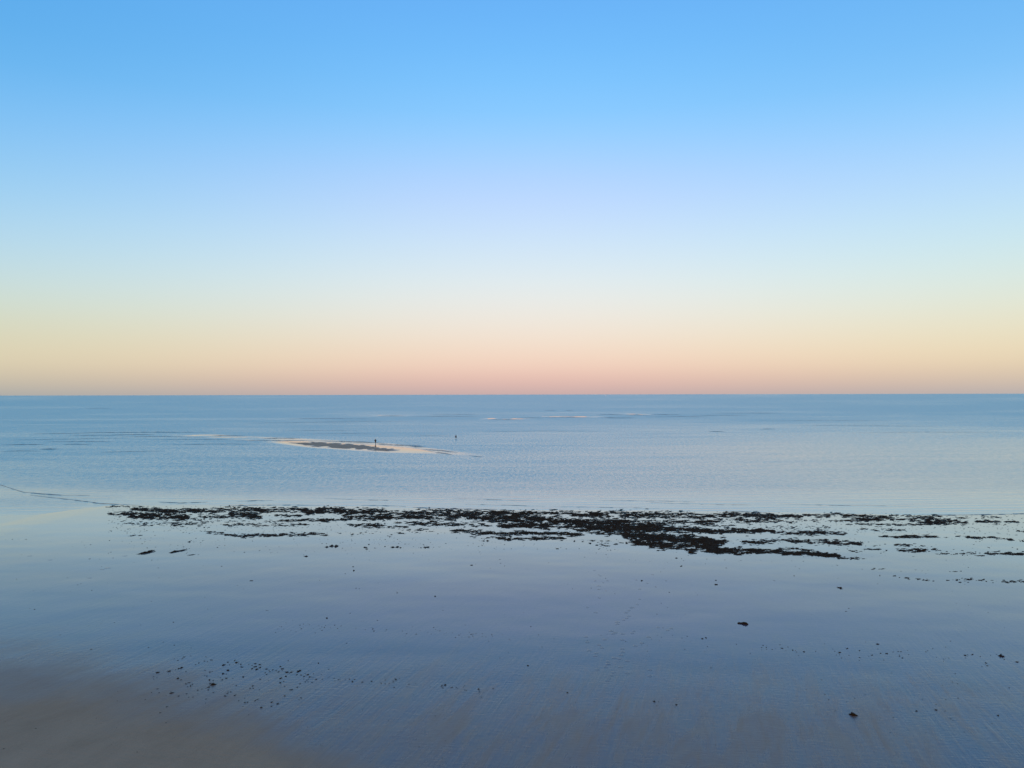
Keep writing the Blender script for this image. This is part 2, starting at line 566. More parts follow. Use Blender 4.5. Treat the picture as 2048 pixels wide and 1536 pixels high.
# small waves: long low crests, each a strip with a steep front towards the beach
WAVES = [  # photo points, height
    ([(0, 970), (22, 977), (45, 984), (85, 988), (125, 990.5), (180, 990.5)], .07),
    ([(60, 990), (110, 996), (150, 1000), (200, 1007), (235, 1009), (285, 1011)], .06),
    ([(316, 1004), (360, 1006), (415, 1004)], .06), ([(474, 1003.5), (510, 1001.5), (547, 1001)], .05),
    ([(455, 1011.5), (520, 1010), (590, 1010), (640, 1011)], .05), ([(722, 1011), (760, 1011), (812, 1013)], .06),
    ([(826, 1015), (880, 1017), (930, 1018), (995, 1019.5)], .09), ([(930, 1008.5), (1010, 1010.5), (1090, 1013)], .035),
    ([(1100, 1013), (1230, 1015), (1320, 1017)], .03), ([(1300, 1005), (1420, 1009), (1500, 1010)], .03),
    ([(1455, 1023), (1500, 1024), (1540, 1026)], .05), ([(1840, 1030.5), (1940, 1030), (2100, 1026.5)], .07),
    ([(650, 997), (740, 1000), (820, 1001)], .03), ([(900, 997), (980, 999), (1060, 1001.5)], .03),
    ([(1560, 1008), (1700, 1011), (1820, 1012)], .03), ([(1200, 1001), (1320, 1002), (1390, 1004)], .03),
    ([(147, 865.5), (230, 865), (320, 864.6), (424, 864.6)], .20), ([(222, 869.5), (260, 869.3), (310, 869)], .17),
    ([(126, 889), (150, 888.6), (181, 889)], .14), ([(80, 898.5), (100, 898.5), (118, 898.2)], .20),
    ([(420, 872), (450, 871.5), (492, 872)], .20), ([(523, 877), (560, 876.3), (603, 876.4)], .16),
    ([(470, 882), (520, 881.3), (560, 881), (637, 881)], .12), ([(632, 881.2), (680, 882.6), (730, 884.6), (776, 887)], .16),
    ([(778, 890), (810, 890.6), (843, 891.2)], .19), ([(817, 892.6), (835, 893.4), (852, 894)], .14),
    ([(842, 898), (880, 901), (916, 905)], .14), ([(871, 905), (888, 907), (905, 909.5)], .14),
    ([(937, 911), (950, 912.5), (966, 914)], .10), ([(755, 889), (770, 889.2), (790, 889.6)], .13),
    ([(0, 890), (60, 889), (90, 889)], .12), ([(0, 903), (40, 902), (80, 902)], .10), ([(20, 880), (150, 878), (260, 876)], .09),
    ([(130, 872), (200, 870.5), (250, 871)], .12), ([(200, 905), (260, 903), (330, 902)], .08),
    ([(1415, 863), (1430, 863), (1450, 863.2)], .15), ([(1520, 858.4), (1535, 858), (1552, 858.2)], .14),
    ([(1195, 835.5), (1230, 836), (1276, 836)], .26), ([(1300, 829.4), (1330, 829.6), (1364, 829.8)], .30),
    ([(756, 832.2), (780, 832), (809, 832)], .28), ([(1088, 821), (1100, 821), (1112, 821)], .25),
    ([(1130, 821.4), (1138, 821.2), (1148, 821.4)], .22), ([(1084, 834.8), (1130, 834.4), (1185, 835)], .28),
    ([(1030, 836.6), (1060, 836), (1088, 836)], .22), ([(975, 839.3), (1010, 839.3), (1046, 839)], .18),
    ([(170, 817), (200, 816.6), (226, 817)], .22), ([(1250, 830), (1280, 830.2), (1300, 830.8)], .26),
    ([(950, 864), (1080, 862), (1220, 863)], .06), ([(1500, 842), (1650, 841), (1800, 842)], .10),
    ([(1560, 850), (1720, 851), (1880, 853)], .09), ([(1700, 866), (1850, 864), (2000, 865)], .07),
    ([(1380, 831), (1440, 830.6), (1500, 831)], .20), ([(560, 838), (660, 837), (760, 838)], .16), ([(820, 833), (900, 832.6), (960, 833.4)], .20),
    ([(1290, 834), (1360, 833.4), (1420, 834)], .20), ([(1190, 829.6), (1220, 829.4), (1250, 829.6)], .24), ([(860, 829), (900, 828.8), (960, 829)], .20),
    ([(1420, 826.6), (1500, 826.2), (1570, 826.6)], .20), ([(600, 843), (720, 842.4), (830, 843)], .12), ([(240, 874), (330, 873), (420, 875)], .12),
    ([(300, 880), (400, 879), (480, 880)], .10), ([(60, 868), (130, 867), (190, 868)], .12), ([(340, 890), (440, 888), (520, 888.5)], .09),
    ([(90, 884), (160, 883), (230, 883.6)], .12), ([(560, 862), (640, 861), (720, 861.5)], .09), ([(600, 868), (690, 867), (760, 868.5)], .09),
    ([(820, 872), (870, 871.5), (905, 872)], .07), ([(500, 846), (600, 845), (720, 846)], .10),
]
PROF = np.array([(-.26, -.12), (-.15, .22), (-.06, .80), (.02, 1.0), (.10, .90), (.20, .50), (.30, .12), (.38, -.12)])
for wi, (pts, hgt) in enumerate(WAVES):
    p = np.array(pts, float)
    n = max(24, int((p[-1, 0] - p[0, 0]) / 1.5))
    tt = np.linspace(0, 1, n)
    ux = np.interp(tt, np.linspace(0, 1, len(p)), p[:, 0])
    uy = np.interp(ux, p[:, 0], p[:, 1]) + (NZ[3].fbm(ux / 22 + wi * 7, 0 * ux) - .5) * .9 * ss(830, 900, p[:, 1].mean())
    X, Y = ground_at(ux, uy)
    amp = hgt * np.sin(np.pi * np.clip(tt, .0, 1)) ** .6 * (.45 + .9 * NZ[5].fbm(ux / 9 + wi * 3, 0 * ux + wi, 3))
    if p[:, 1].mean() > 950:
        amp = amp * (.12 + .95 * ss(.35, .62, NZ[1].fbm(ux / 14 + wi * 5, 0 * ux + 2, 3)))
    wid = 1.5 * hgt / .15 * (.7 + .6 * NZ[4](ux / 12, 0 * ux + wi))
    vv = []
    for a, b in PROF:
        vv.append(np.stack([X, Y + a * wid, amp * b], 1))
    m = len(PROF)
    vv = np.stack(vv, 1).reshape(-1, 3)
    i = np.arange(n - 1)[:, None] * m + np.arange(m - 1)[None, :]
    qq = np.stack([i, i + m, i + m + 1, i + 1], -1).reshape(-1, 4)
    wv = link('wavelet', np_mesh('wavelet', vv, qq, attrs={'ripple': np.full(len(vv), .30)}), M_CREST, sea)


# ------------------------------------------------------------------ seaweed
def icosphere(sub):
    import bmesh
    bm = bmesh.new()
    bmesh.ops.create_icosphere(bm, subdivisions=sub, radius=1)
    v = np.array([x.co[:] for x in bm.verts]); f = np.array([[q.index for q in p.verts] for p in bm.faces])
    bm.free()
    return v, f


ICO1, ICO2 = icosphere(1), icosphere(2)


def weed_template(seed, fine=False, fronds=7):
    """A low heap of wrack: lumpy flattened mounds with ragged fronds lying out of it. Unit size about 1 m."""
    rg = np.random.default_rng(seed)
    V_, T_ = [], []
    off = 0
    base = ICO2 if fine else ICO1
    for k in range(3 if fine else 2):
        v = base[0].copy()
        v *= (1 + rg.uniform(-.32, .32, len(v)))[:, None]
        sc = np.array([rg.uniform(.22, .42), rg.uniform(.16, .36), rg.uniform(.06, .12)])
        v = v * sc + np.array([rg.uniform(-.22, .22), rg.uniform(-.15, .15), .03])
        v[:, 2] = np.maximum(v[:, 2], -.02)
        V_.append(v); T_.append(base[1] + off); off += len(v)
    for k in range(fronds):
        a = rg.uniform(0, 2 * math.pi)
        L = rg.uniform(.2, .42); w = rg.uniform(.03, .07)
        c = np.array([math.cos(a), math.sin(a)])
        pnt = c * rg.uniform(.1, .35)
        up = rg.uniform(.03, .16)
        nrm = np.array([-c[1], c[0]])
        curl = rg.uniform(-.5, .5)
        st = []
        for j, t in enumerate((0, .4, .75, 1)):
            ctr = pnt + c * L * t + nrm * curl * L * t * t
            z = .05 + up * math.sin(math.pi * min(t, .95)) * (1 - .3 * t)
            ww = w * (1, 1.1, .8, .15)[j]
            for s_, dz in ((-1, 0), (1, 0), (0, .022)):
                st.append((ctr[0] + nrm[0] * ww * s_, ctr[1] + nrm[1] * ww * s_, z + dz))
        st = np.array(st)
        f = []
        for j in range(3):
            a0 = j * 3; b0 = a0 + 3
            for u, v2 in ((0, 2), (2, 1), (1, 0)):
                f += [(a0 + u, a0 + v2, b0 + v2), (a0 + u, b0 + v2, b0 + u)]
        V_.append(st); T_.append(np.array(f) + off); off += len(st)
    return np.concatenate(V_), np.concatenate(T_)


TPL = [weed_template(100 + i, False, 4) for i in range(10)]
TPL_FINE = [weed_template(200 + i, True, 11) for i in range(12)]

STROKES = [  # x0, y0, x1, y1, half height, cover
    (215, 1014, 294, 1012, 2.2, .45), (223, 1028, 376, 1032, 5, .85), (262, 1032, 372, 1036, 5, 1.0), (268, 1019, 345, 1021, 4, .9),
    (326, 1023, 436, 1022, 5, .9), (232, 1044, 405, 1049, 5, .40), (300, 1037, 400, 1040, 4, .5), (400, 1033, 455, 1034, 4, .55),
    (425, 1019, 525, 1018, 5, .85), (460, 1029, 520, 1031, 6, .95), (522, 1021, 612, 1020, 5.5, .85), (606, 1022, 644, 1024, 5, .95),
    (638, 1020, 684, 1019, 6, .95), (449, 1049, 612, 1049, 3.2, .55), (551, 1031, 600, 1030, 3.5, .65), (560, 1041, 800, 1038, 3, .7),
    (684, 1024, 800, 1026, 7, .85), (690, 1033, 800, 1037, 5, .8), (700, 1050, 810, 1053, 4, .65), (400, 1044, 560, 1042, 3, .35),
    (262, 1071, 390, 1073, 1.6, .28), (411, 1063, 443, 1066, 3, .5), (452, 1071, 560, 1071, 3.2, .65), (560, 1070, 652, 1069, 4, .55),
    (640, 1066, 800, 1072, 5, .13), (345, 1050, 420, 1055, 3, .25),
    (800, 1024, 1000, 1027, 6, .85), (800, 1034, 1100, 1037, 6, .85), (990, 1026, 1200, 1030, 6, .85), (1180, 1027, 1420, 1033, 7, .75),
    (800, 1046, 980, 1050, 4.5, .75), (800, 1058, 860, 1062, 3, .35), (905, 1061, 960, 1062, 3, .7), (960, 1040, 1250, 1044, 5, .8),
    (1000, 1051, 1300, 1054, 6, .85), (1100, 1042, 1420, 1046, 6, .75), (960, 1066, 1160, 1070, 4, .85), (908, 1063, 990, 1068, 4, .5),
    (1000, 1077, 1125, 1078, 3, .7), (940, 1074, 1010, 1075, 3, .35), (1150, 1058, 1300, 1062, 5, .75), (1180, 1066, 1290, 1070, 4, .5),
    (1250, 1056, 1420, 1062, 7, .85), (1250, 1072, 1420, 1080, 8, .9), (1270, 1086, 1420, 1094, 6, .85), (1166, 1084, 1280, 1090, 5, .35),
    (1108, 1097, 1250, 1099, 2.5, .14), (1300, 1098, 1345, 1099, 2.5, .5), (800, 1066, 910, 1065, 3, .2), (1360, 1096, 1450, 1099, 4, .85),
    (1400, 1031, 1600, 1032, 5, .85), (1400, 1042, 1560, 1041, 5, .8), (1400, 1053, 1480, 1051, 3, .4), (1400, 1063, 1545, 1062, 4, .9),
    (1545, 1066, 1688, 1066, 4.5, .7), (1450, 1056, 1680, 1056, 3.5, .28), (1560, 1045, 1640, 1041, 4, .4), (1400, 1085, 1450, 1082, 5, .95),
    (1400, 1093, 1436, 1092, 4, .95), (1488, 1086, 1600, 1081, 5, .6), (1580, 1081, 1722, 1088, 5, .65), (1436, 1075, 1500, 1070, 3, .3),
    (1416, 1103, 1530, 1103, 5.5, .85), (1470, 1101, 1620, 1107, 3.6, 1.0), (1600, 1105, 1675, 1112, 4, .9), (1660, 1112, 1722, 1119, 4, .4),
    (1560, 1098, 1620, 1101, 3, .5), (1612, 1030, 1725, 1031, 4, .75), (1681, 1034, 1780, 1033, 3.5, .6), (1660, 1042, 1760, 1042, 2.5, .65),
    (1720, 1038, 1880, 1040, 4, .7), (1700, 1049, 1860, 1050, 2.2, .6), (1770, 1032, 1880, 1033, 3, .55), (1824, 1042, 1930, 1044, 4.5, .85),
    (1860, 1048, 1935, 1050, 2.5, .6), (1915, 1036, 2000, 1034, 2.5, .55), (1955, 1042, 2030, 1045, 3, .8), (1990, 1048, 2060, 1051, 2.5, .3),
    (1726, 1058, 1812, 1060, 2, .55), (1560, 1052, 1760, 1054, 2, .2), (2036, 1062, 2060, 1064, 2, .6), (1640, 1068, 1740, 1070, 4, .12),
    (1792, 1073, 1870, 1074, 2.6, .75), (1868, 1074, 1925, 1076, 2.2, .35), (1918, 1074, 1990, 1076, 2.4, .6), (1985, 1077, 2060, 1082, 3, .45),
    (1760, 1072, 1780, 1073, 1.5, .6), (1792, 1090, 1815, 1091, 3, .6), (1815, 1091, 1850, 1090, 2.5, .35), (1736, 1098, 1755, 1099, 1.6, .7),
    (1700, 1102, 1900, 1104, 4, .20), (1805, 1102, 1850, 1100, 2.5, .6), (1870, 1107, 1990, 1107, 4, .4), (1975, 1106, 2060, 1110, 4.5, .5),
    (1700, 1092, 2048, 1096, 5, .05), (1700, 1062, 2048, 1068, 5, .05),
    (1735, 1137, 1765, 1138, 1.4, .35), (1760, 1153, 1835, 1158, 3, .26), (1835, 1158, 1940, 1163, 3, .34), (1930, 1160, 2060, 1165, 3.2, .40),
    (1830, 1141, 1920, 1143, 1.5, .14),
]
P_, W_ = [], []
for s_ in STROKES:
    x0, y0, x1, y1, hh, cov = s_
    area = (x1 - x0 + 4) * 2 * hh
    n = int(area * (.45 + .55 * cov) * cov / 1.55) + 1
    u = RNG.random(n); v = RNG.normal(0, .55, n)
    keep = np.abs(v) < 1.6
    u, v = u[keep], v[keep]
    taper = .35 + .65 * np.sqrt(np.clip(1 - (2 * u - 1) ** 2, 0, 1))
    px = x0 - 3 + (x1 - x0 + 6) * u
    py = y0 + (y1 - y0) * u + v * hh * taper + (.9 + .28 * hh) * (NZ[6].fbm(px / 26.0 + y0, 0 * px, 3) - .5) * 2.2
    # ragged rows: streaky gaps
    g = NZ[2].fbm(px / 7.0 + 40, py / 1.5, 3)
    g2 = NZ[1].fbm(px / 40.0 + 10, py / 4.5, 2)
    acc = (.6 * g + .4 * g2) + RNG.normal(0, .07, len(px)) > (.586 - .155 * cov + (.02 if cov < .5 else 0))
    px, py = px[acc], py[acc]
    P_.append(np.stack([px, py], 1))
    W_.append(np.full(len(px), .30 + .36 * cov))
P_ = np.concatenate(P_); W_ = np.concatenate(W_)


def build_weed(name, pts, wts, parent=None, zoff=0.0, size=(.30, 1.0)):
    X, Y = ground_at(pts[:, 0], pts[:, 1])
    H, _ = terrain(X, Y)
    # the ground lies a little above the water level: slide along the view line
    X2 = X * (1 - H / CAM_H); Y2 = Y * (1 - H / CAM_H)
    H, _ = terrain(X2, Y2)
    VV, TT = [], []
    off = 0
    rg = np.random.default_rng(len(pts))
    for i in range(len(pts)):
        v, t = TPL[rg.integers(len(TPL))]
        s0 = wts[i] * (size[0] + (size[1] - size[0]) * rg.random() ** 1.8)
        a = rg.normal(0, .28) + (math.pi if rg.random() < .5 else 0)
        c, s = math.cos(a), math.sin(a)
        q = v * np.array([s0 * rg.uniform(1.0, 2.5), s0 * rg.uniform(.6, 1.1), s0 ** .6 * rg.uniform(.4, .95)])
        q = np.stack([q[:, 0] * c - q[:, 1] * s + X2[i], q[:, 0] * s + q[:, 1] * c + Y2[i], q[:, 2] + max(H[i], 0) + zoff], 1)
        VV.append(q); TT.append(t + off); off += len(q)
    me_ = np_mesh(name, np.concatenate(VV), tris=np.concatenate(TT), smooth=False)
    o = link(name, me_, M_WEED, parent)
    return o


line_y = np.interp(P_[:, 0], [200, 700, 900, 1150, 1300, 1650, 2060], [1057, 1060, 1070, 1090, 1104, 1122, 1056])
right = (P_[:, 0] > 1725) & (P_[:, 1] > 1054) & (P_[:, 1] < 1125)
low = (P_[:, 1] > 1128)
leftline = (P_[:, 0] < 812) & (P_[:, 1] > 1059)
main = ~(right | low | leftline)
o = build_weed('seaweed_band', P_[main], W_[main])
tag(o, 'long ragged band of black seaweed lying along the water edge', 'seaweed', kind='stuff')
o = build_weed('seaweed_drift', P_[right], W_[right])
tag(o, 'thin broken rows of seaweed at the right edge, in front of the band', 'seaweed', kind='stuff')
o = build_weed('seaweed_drift', P_[low], W_[low], size=(.2, .6))
tag(o, 'faint row of seaweed shreds at far right, nearest of the rows', 'seaweed', kind='stuff')
o = build_weed('seaweed_drift', P_[leftline], W_[leftline])
tag(o, 'short row of seaweed in front of the left part of the band', 'seaweed', kind='stuff')


def rest_point(px, py):
    X, Y = ground_at(px, py)
    for _ in range(3):
        H, _d = terrain(np.array([X]), np.array([Y]))
        X, Y = ground_at(px, py, float(H[0]))
    return float(X), float(Y), float(H[0])


CLUMPS = [  # photo x, y of the foot, width px, thickness px, turn (deg), label
    (1488, 1249, 19, 5.0, -8, 'largest lone dark seaweed clump on the wet sand, right of centre in the foreground'),
    (1477, 1248, 6, 1.6, 0, 'thin sliver of seaweed just left of the largest lone foreground clump'),
    (1709, 1433, 15, 5.5, -10, 'forked seaweed clump lying nearest the camera at lower right'),
    (1385, 1107, 18, 4.0, -6, 'flat seaweed clump just below the thickest lower edge of the band'),
    (1433, 1170, 7, 2.4, 0, 'small oval seaweed clump on smooth wet sand, below the tail of the band'),
    (1432, 1161, 4, 1.4, 0, 'tiny seaweed scrap just behind the small oval clump below the band tail'),
    (1681, 1177, 9, 2.8, -15, 'small tilted seaweed clump alone on blue wet sand at right'),
    (1756, 1289, 8, 1.8, 0, 'thin flat seaweed strip just above the right end of the upper scrap line'),
    (2005, 1314, 9, 3.0, -10, 'biggest seaweed scrap at the right end of the upper scrap line'),
    (1284, 1162, 6, 1.8, 8, 'small seaweed scrap on smooth sand beside the footprints'),
    (1354, 1117, 6, 2.0, 0, 'upper of two small seaweed scraps under the flat clump by the band'),
    (1363, 1133, 6, 2.0, 10, 'lower of two small seaweed scraps under the flat clump by the band'),
    (1405, 1278, 5, 1.8, 0, 'seaweed scrap left below the largest lone foreground clump'),
    (652, 1095, 9, 2.6, 0, 'left low end piece of the triple seaweed heap below the band'),
    (662, 1093.5, 10, 4.0, 0, 'middle piece of the triple seaweed heap below the band'),
    (671, 1094, 9, 4.2, 0, 'right piece of the triple seaweed heap below the band'),
    (730, 1095.5, 9, 2.2, 0, 'flat seaweed scrap right of the triple heap, upper of a pair'),
    (733, 1098.5, 6, 1.8, 0, 'flat seaweed scrap right of the triple heap, lower of a pair'),
    (737, 1089.5, 4, 1.8, 0, 'tiny round seaweed scrap above the pair right of the triple heap'),
    (784.5, 1095.5, 9, 3.0, 0, 'left clump of three small seaweed clumps in a short row'),
    (794, 1095, 8, 2.8, 8, 'middle clump of three small seaweed clumps in a short row'),
    (800.5, 1096, 6, 1.6, 0, 'right thin clump of three small seaweed clumps in a short row'),
    (770, 1093.5, 4, 1.4, 0, 'tiny scrap left of the short row of three small clumps'),
    (852.5, 1095.5, 14, 2.8, 0, 'pointed low seaweed clump alone, right of the short row of three'),
    (842, 1096, 4, 1.0, 0, 'tiny seaweed scrap left of the pointed low clump'),
    (610.5, 1113.5, 10, 2.2, 0, 'flat seaweed clump alone on the sand, below left of the triple heap'),
    (377, 1084.5, 6, 2.2, 0, 'small black oval seaweed clump below the left part of the band'),
    (289, 1107, 24, 3.4, 12, 'long slanting seaweed streak at far left, front one of a pair'),
    (300, 1102.5, 10, 2.2, 14, 'short slanting seaweed piece behind the long streak at far left'),
    (354, 1103.5, 22, 3.2, 16, 'slanting seaweed streak right of the long streak at far left'),
    (342, 1106.5, 5, 1.8, 8, 'small seaweed bit at the lower end of the second slanting streak'),
    (381, 1110.5, 12, 1.6, 8, 'thin faint seaweed strand below right of the two slanting streaks'),
    (967, 1082.5, 6, 1.8, 0, 'left half of a pair of flat clumps under the band'),
    (975, 1082.5, 8, 2.2, 0, 'right half of a pair of flat clumps under the band'),
    (1149.5, 1083, 6, 2.2, 10, 'small seaweed knot under the middle of the band edge'),
    (1124, 1081.5, 6, 1.8, 0, 'flat seaweed scrap left of the small knot under the band'),
    (1115, 1098, 6, 1.8, 0, 'left scrap in the thin line below the middle of the band'),
    (1180, 1087.5, 7, 2.4, 0, 'roundish seaweed clump left of the thickest part of the band'),
    (943, 1131, 6, 1.8, 0, 'small seaweed scrap alone on the sand at centre left'),
    (1354, 1098, 12, 2.8, 0, 'flat clump touching the lower edge of the thickest band part'),
    (707, 1142, 4, 2.4, 0, 'tiny black scrap, lower of two on pale sand left of centre'),
    (706, 1134, 4, 1.4, 0, 'tiny grey scrap, upper of two on pale sand left of centre'),
    (870, 1193.5, 4, 2.2, 0, 'small lone scrap on blue sand just left of the photo centre line'),
    (502, 1162, 8, 1.4, 0, 'thin lone seaweed strand on blue sand at centre left'),
    (653, 1237, 5, 2.2, -8, 'seaweed scrap above the left end of the upper scrap line'),
    (424, 1371, 13, 3.8, 8, 'largest pointed seaweed clump in the lower left scatter'),
    (417, 1375, 6, 1.6, 18, 'thin sliver just in front of the largest clump in the lower left scatter'),
    (597, 1343.5, 8, 3.2, 22, 'slanted pointed clump at the right end of the lower left scatter'),
    (314.5, 1346, 6, 2.4, 10, 'leftmost dark clump of the lower left scatter'),
    (336.5, 1343.5, 6, 2.2, 12, 'second dark clump from the left of the lower left scatter'),
    (360, 1337, 7, 2.2, 22, 'third dark clump from the left of the lower left scatter'),
    (354.5, 1358, 5, 2.4, 0, 'dark clump in front of the third from the left in the lower left scatter'),
    (455, 1341.5, 7, 2.2, 0, 'flat dark clump near the middle of the lower left scatter'),
    (446.5, 1331, 6, 2.4, 18, 'slanted clump behind the flat one in the middle of the lower left scatter'),
    (445.5, 1348.5, 5, 2.2, 8, 'clump in front of the flat one in the middle of the lower left scatter'),
    (791, 1359.5, 5, 2.2, -12, 'larger scrap in the middle of the lower scrap line'),
    (890, 1371, 5, 2.6, 8, 'largest scrap near the right end of the lower scrap line'),
    (957, 1379, 5, 2.0, 0, 'scrap right of the largest one at the end of the lower scrap line'),
    (1309, 1404, 6, 2.2, -15, 'tilted scrap on bare sand at lower centre right'),
    (1353, 1410.5, 5, 2.2, 0, 'scrap right of the tilted one at lower centre right'),
    (1135, 1386, 4, 2.0, 0, 'lone scrap right of the lower scrap line'),
    (1873, 1421, 5, 2.4, -6, 'right scrap of two on the lower right sand'),
    (1834, 1423, 4, 2.0, 0, 'left scrap of two on the lower right sand'),
    (1997, 1432, 4, 1.8, 0, 'lone scrap near the right edge in the foreground'),
    (1412, 1276, 4, 1.6, 0, 'small scrap next to the one left below the largest lone clump'),
    (1056, 1332, 5, 2.0, 0, 'lone scrap on bare sand between the two scrap lines'),
]
rgc = np.random.default_rng(5)
for i, (px, py, wpx, hpx, turn, label) in enumerate(CLUMPS):
    x, y, z = rest_point(px, py)
    dist = math.sqrt(x * x + y * y + CAM_H ** 2)
    w = wpx * dist / FPX
    dep = math.atan2(CAM_H, math.hypot(x, y))
    tall = max(hpx * dist / FPX, .02)
    ht = min(tall * .75, .22 * w + .05)                        # seen partly as height, partly as depth
    dpt = max((tall - ht * math.cos(dep) * .6) / math.sin(dep), .25 * w * .6)
    if px == 1709:
        v, t = weed_template(991, True, 16)
    else:
        v, t = TPL_FINE[i % len(TPL_FINE)]
    v = v.copy()
    ext = v.max(0) - v.min(0)
    v[:, 0] = (v[:, 0] - .5 * (v[:, 0].max() + v[:, 0].min())) / ext[0] * w
    v[:, 1] = (v[:, 1] - v[:, 1].min()) / ext[1] * dpt
    v[:, 2] = np.maximum(v[:, 2] / v[:, 2].max() * ht, -.012)
    sl = math.tan(R(turn)) / math.sin(dep)                      # slant as seen becomes a shear in plan
    tp = np.sqrt(np.clip(1.02 - (2 * v[:, 0] / w) ** 2, .02, 1))
    wv_ = 1 + .35 * np.sin(v[:, 0] / w * 9 + i)
    v[:, 1] = (v[:, 1] - .5 * dpt) * tp + .5 * dpt
    v[:, 2] = np.where(v[:, 2] > 0, v[:, 2] * tp * wv_, v[:, 2])
    v[:, 1] += v[:, 0] * sl
    o = link('seaweed_clump', np_mesh('seaweed_clump', v, tris=t, smooth=False), M_WEED)
    o.location = (x, y, z)
    tag(o, label, 'seaweed', 'lone seaweed clumps on the wet sand')


# countable scraps in the drift lines
def fromzoom(ox, oy, sc, pts):
    return [(ox + a / sc, oy + b / sc, s) for a, b, s in pts]


CL = fromzoom(300, 1300, 6.024, [
    (413, 84, 2), (390, 107, 1.6), (333, 126, 1.4), (492, 72, 1), (292, 108, 1), (673, 82, 1.2), (742, 120, 1.8), (657, 132, 1.3), (693, 142, 1.3),
    (590, 156, 1.4), (938, 146, 1.6), (1022, 126, 2.2), (1048, 152, 2.8), (1098, 174, 2.4), (1110, 205, 2.4), (960, 178, 1), (1192, 175, 1.6),
    (1266, 166, 2), (1230, 186, 1.6), (1270, 200, 2.8), (1228, 226, 2.6), (1320, 176, 2.4), (1328, 212, 2.6), (1290, 232, 2.6), (1400, 229, 2.4),
    (1432, 246, 1.2), (1478, 238, 1.8), (1445, 262, 1.2), (1408, 292, 1.8), (1386, 275, 1.4), (1520, 250, 1.4), (1548, 264, 2), (1578, 201, 2.6),
    (1598, 226, 2.4), (1646, 270, 2.8), (1702, 266, 2.4), (1678, 280, 1.2), (1818, 302, 2.2), (1858, 318, 1.6), (1896, 299, 2.4), (1928, 325, 2.2),
    (1768, 297, 1.8), (1870, 283, 1.2), (1912, 350, 1.3), (1892, 362, 1.5), (1850, 350, 1.2), (1872, 384, 1.4), (1898, 385, 1.2), (1640, 318, 2.6),
    (1574, 343, 2.6), (1566, 396, 2.4), (1606, 382, 1.6), (1808, 407, 1.6), (1772, 450, 1.8), (1704, 479, 2.6), (1624, 438, 1.3), (1622, 552, 2),
    (1822, 578, 2), (1798, 600, 1.2), (1470, 629, 2.4), (1538, 650, 2.4), (1462, 680, 2), (1345, 694, 2.4), (1298, 596, 1.6), (1266, 611, 2),
    (1178, 631, 1.6), (1136, 633, 2), (1120, 682, 1), (1240, 432, 2.2), (1245, 464, 1.4), (1208, 460, 1.4), (1326, 354, 1.6), (1320, 480, 1.2),
    (1426, 364, 1), (1120, 325, 2.2), (1045, 428, 1.6), (1012, 552, 2.2), (1036, 534, 1), (934, 520, 2), (902, 556, 2.2), (970, 506, 1.6),
    (940, 498, 1), (866, 360, 1.8), (922, 340, 1.8), (842, 335, 1.2), (820, 316, 1), (998, 346, 1.4), (918, 293, 1.6), (668, 244, 1.6),
    (713, 267, 2), (757, 257, 1.4), (662, 304, 1.6), (688, 315, 1.6), (720, 361, 2.6), (756, 368, 1.8), (724, 402, 1.8), (710, 482, 2),
    (620, 471, 1.4), (578, 484, 1.4), (580, 526, 1.2), (374, 361, 1.6), (308, 238, 1.2), (434, 261, 1.2), (436, 409, 1.8), (466, 396, 2.2),
    (486, 434, 2.2), (452, 440, 1.6), (514, 413, 1.8), (85, 333, 1.2), (44, 323, 1.2), (42, 350, 1), (92, 469, 1.5), (108, 515, 1.3), (14, 512, 1.4),
    (262, 519, 3), (250, 500, 1), (282, 512, 1.2), (340, 555, 1.8), (448, 526, 1.8), (468, 569, 1.2), (512, 569, 1.4), (668, 593, 1.8),
    (200, 683, 2), (124, 758, 1.6), (762, 512, 1.4), (670, 640, 1), (2026, 159, 1.8), (2002, 355, 1.8), (1186, 783, 1.2)])


def drift(n, xs, ys, spread, smin, smax, seed):
    rg = np.random.default_rng(seed)
    u = np.sort(rg.random(n))
    u = u + .02 * rg.normal(size=n)
    px = np.interp(u, np.linspace(0, 1, len(xs)), xs)
    py = np.interp(px, xs, ys) + rg.normal(0, spread, n)
    s = smin + (smax - smin) * rg.random(n) ** 2
    return list(zip(px, py, s))


LOWER = drift(62, [622, 700, 780, 880, 990], [1352, 1364, 1366, 1373, 1382], 5.0, .9, 1.9, 1)
UPPER = drift(30, [545, 690], [1254, 1256], 6, .9, 1.8, 2) + drift(50, [700, 850, 930, 1024], [1257, 1263, 1268, 1277], 4, .8, 2.2, 3) \
    + drift(36, [1024, 1200, 1400, 1560], [1277, 1284, 1282, 1294], 8, .8, 1.9, 4)
RIGHT = drift(64, [1560, 1740, 1860, 2048], [1296, 1310, 1308, 1318], 6.5, .9, 2.3, 5)
scrap_src = [link('seaweed_scrap', np_mesh('seaweed_scrap', v * np.array([1, 1, 1.0]), tris=t, smooth=False), M_WEED) for v, t in TPL[:5]]
used = [False] * 5
rgs = np.random.default_rng(11)


def scrap(px, py, s, label, group):
    k = int(rgs.integers(5))
    if used[k]:
        o_ = scrap_src[k].copy()
        COL.objects.link(o_)
    else:
        o_ = scrap_src[k]
        used[k] = True
    x, y, z = rest_point(px, py)
    dist = math.sqrt(x * x + y * y + CAM_H ** 2)
    w = s * dist / FPX * 2.5
    o_.location = (x, y, z)
    o_.rotation_euler = (0, 0, rgs.uniform(0, 6.28))
    o_.scale = (w, w * rgs.uniform(.55, 1.0), max(w * rgs.uniform(.9, 1.5), .06))
    tag(o_, label, 'seaweed', group)


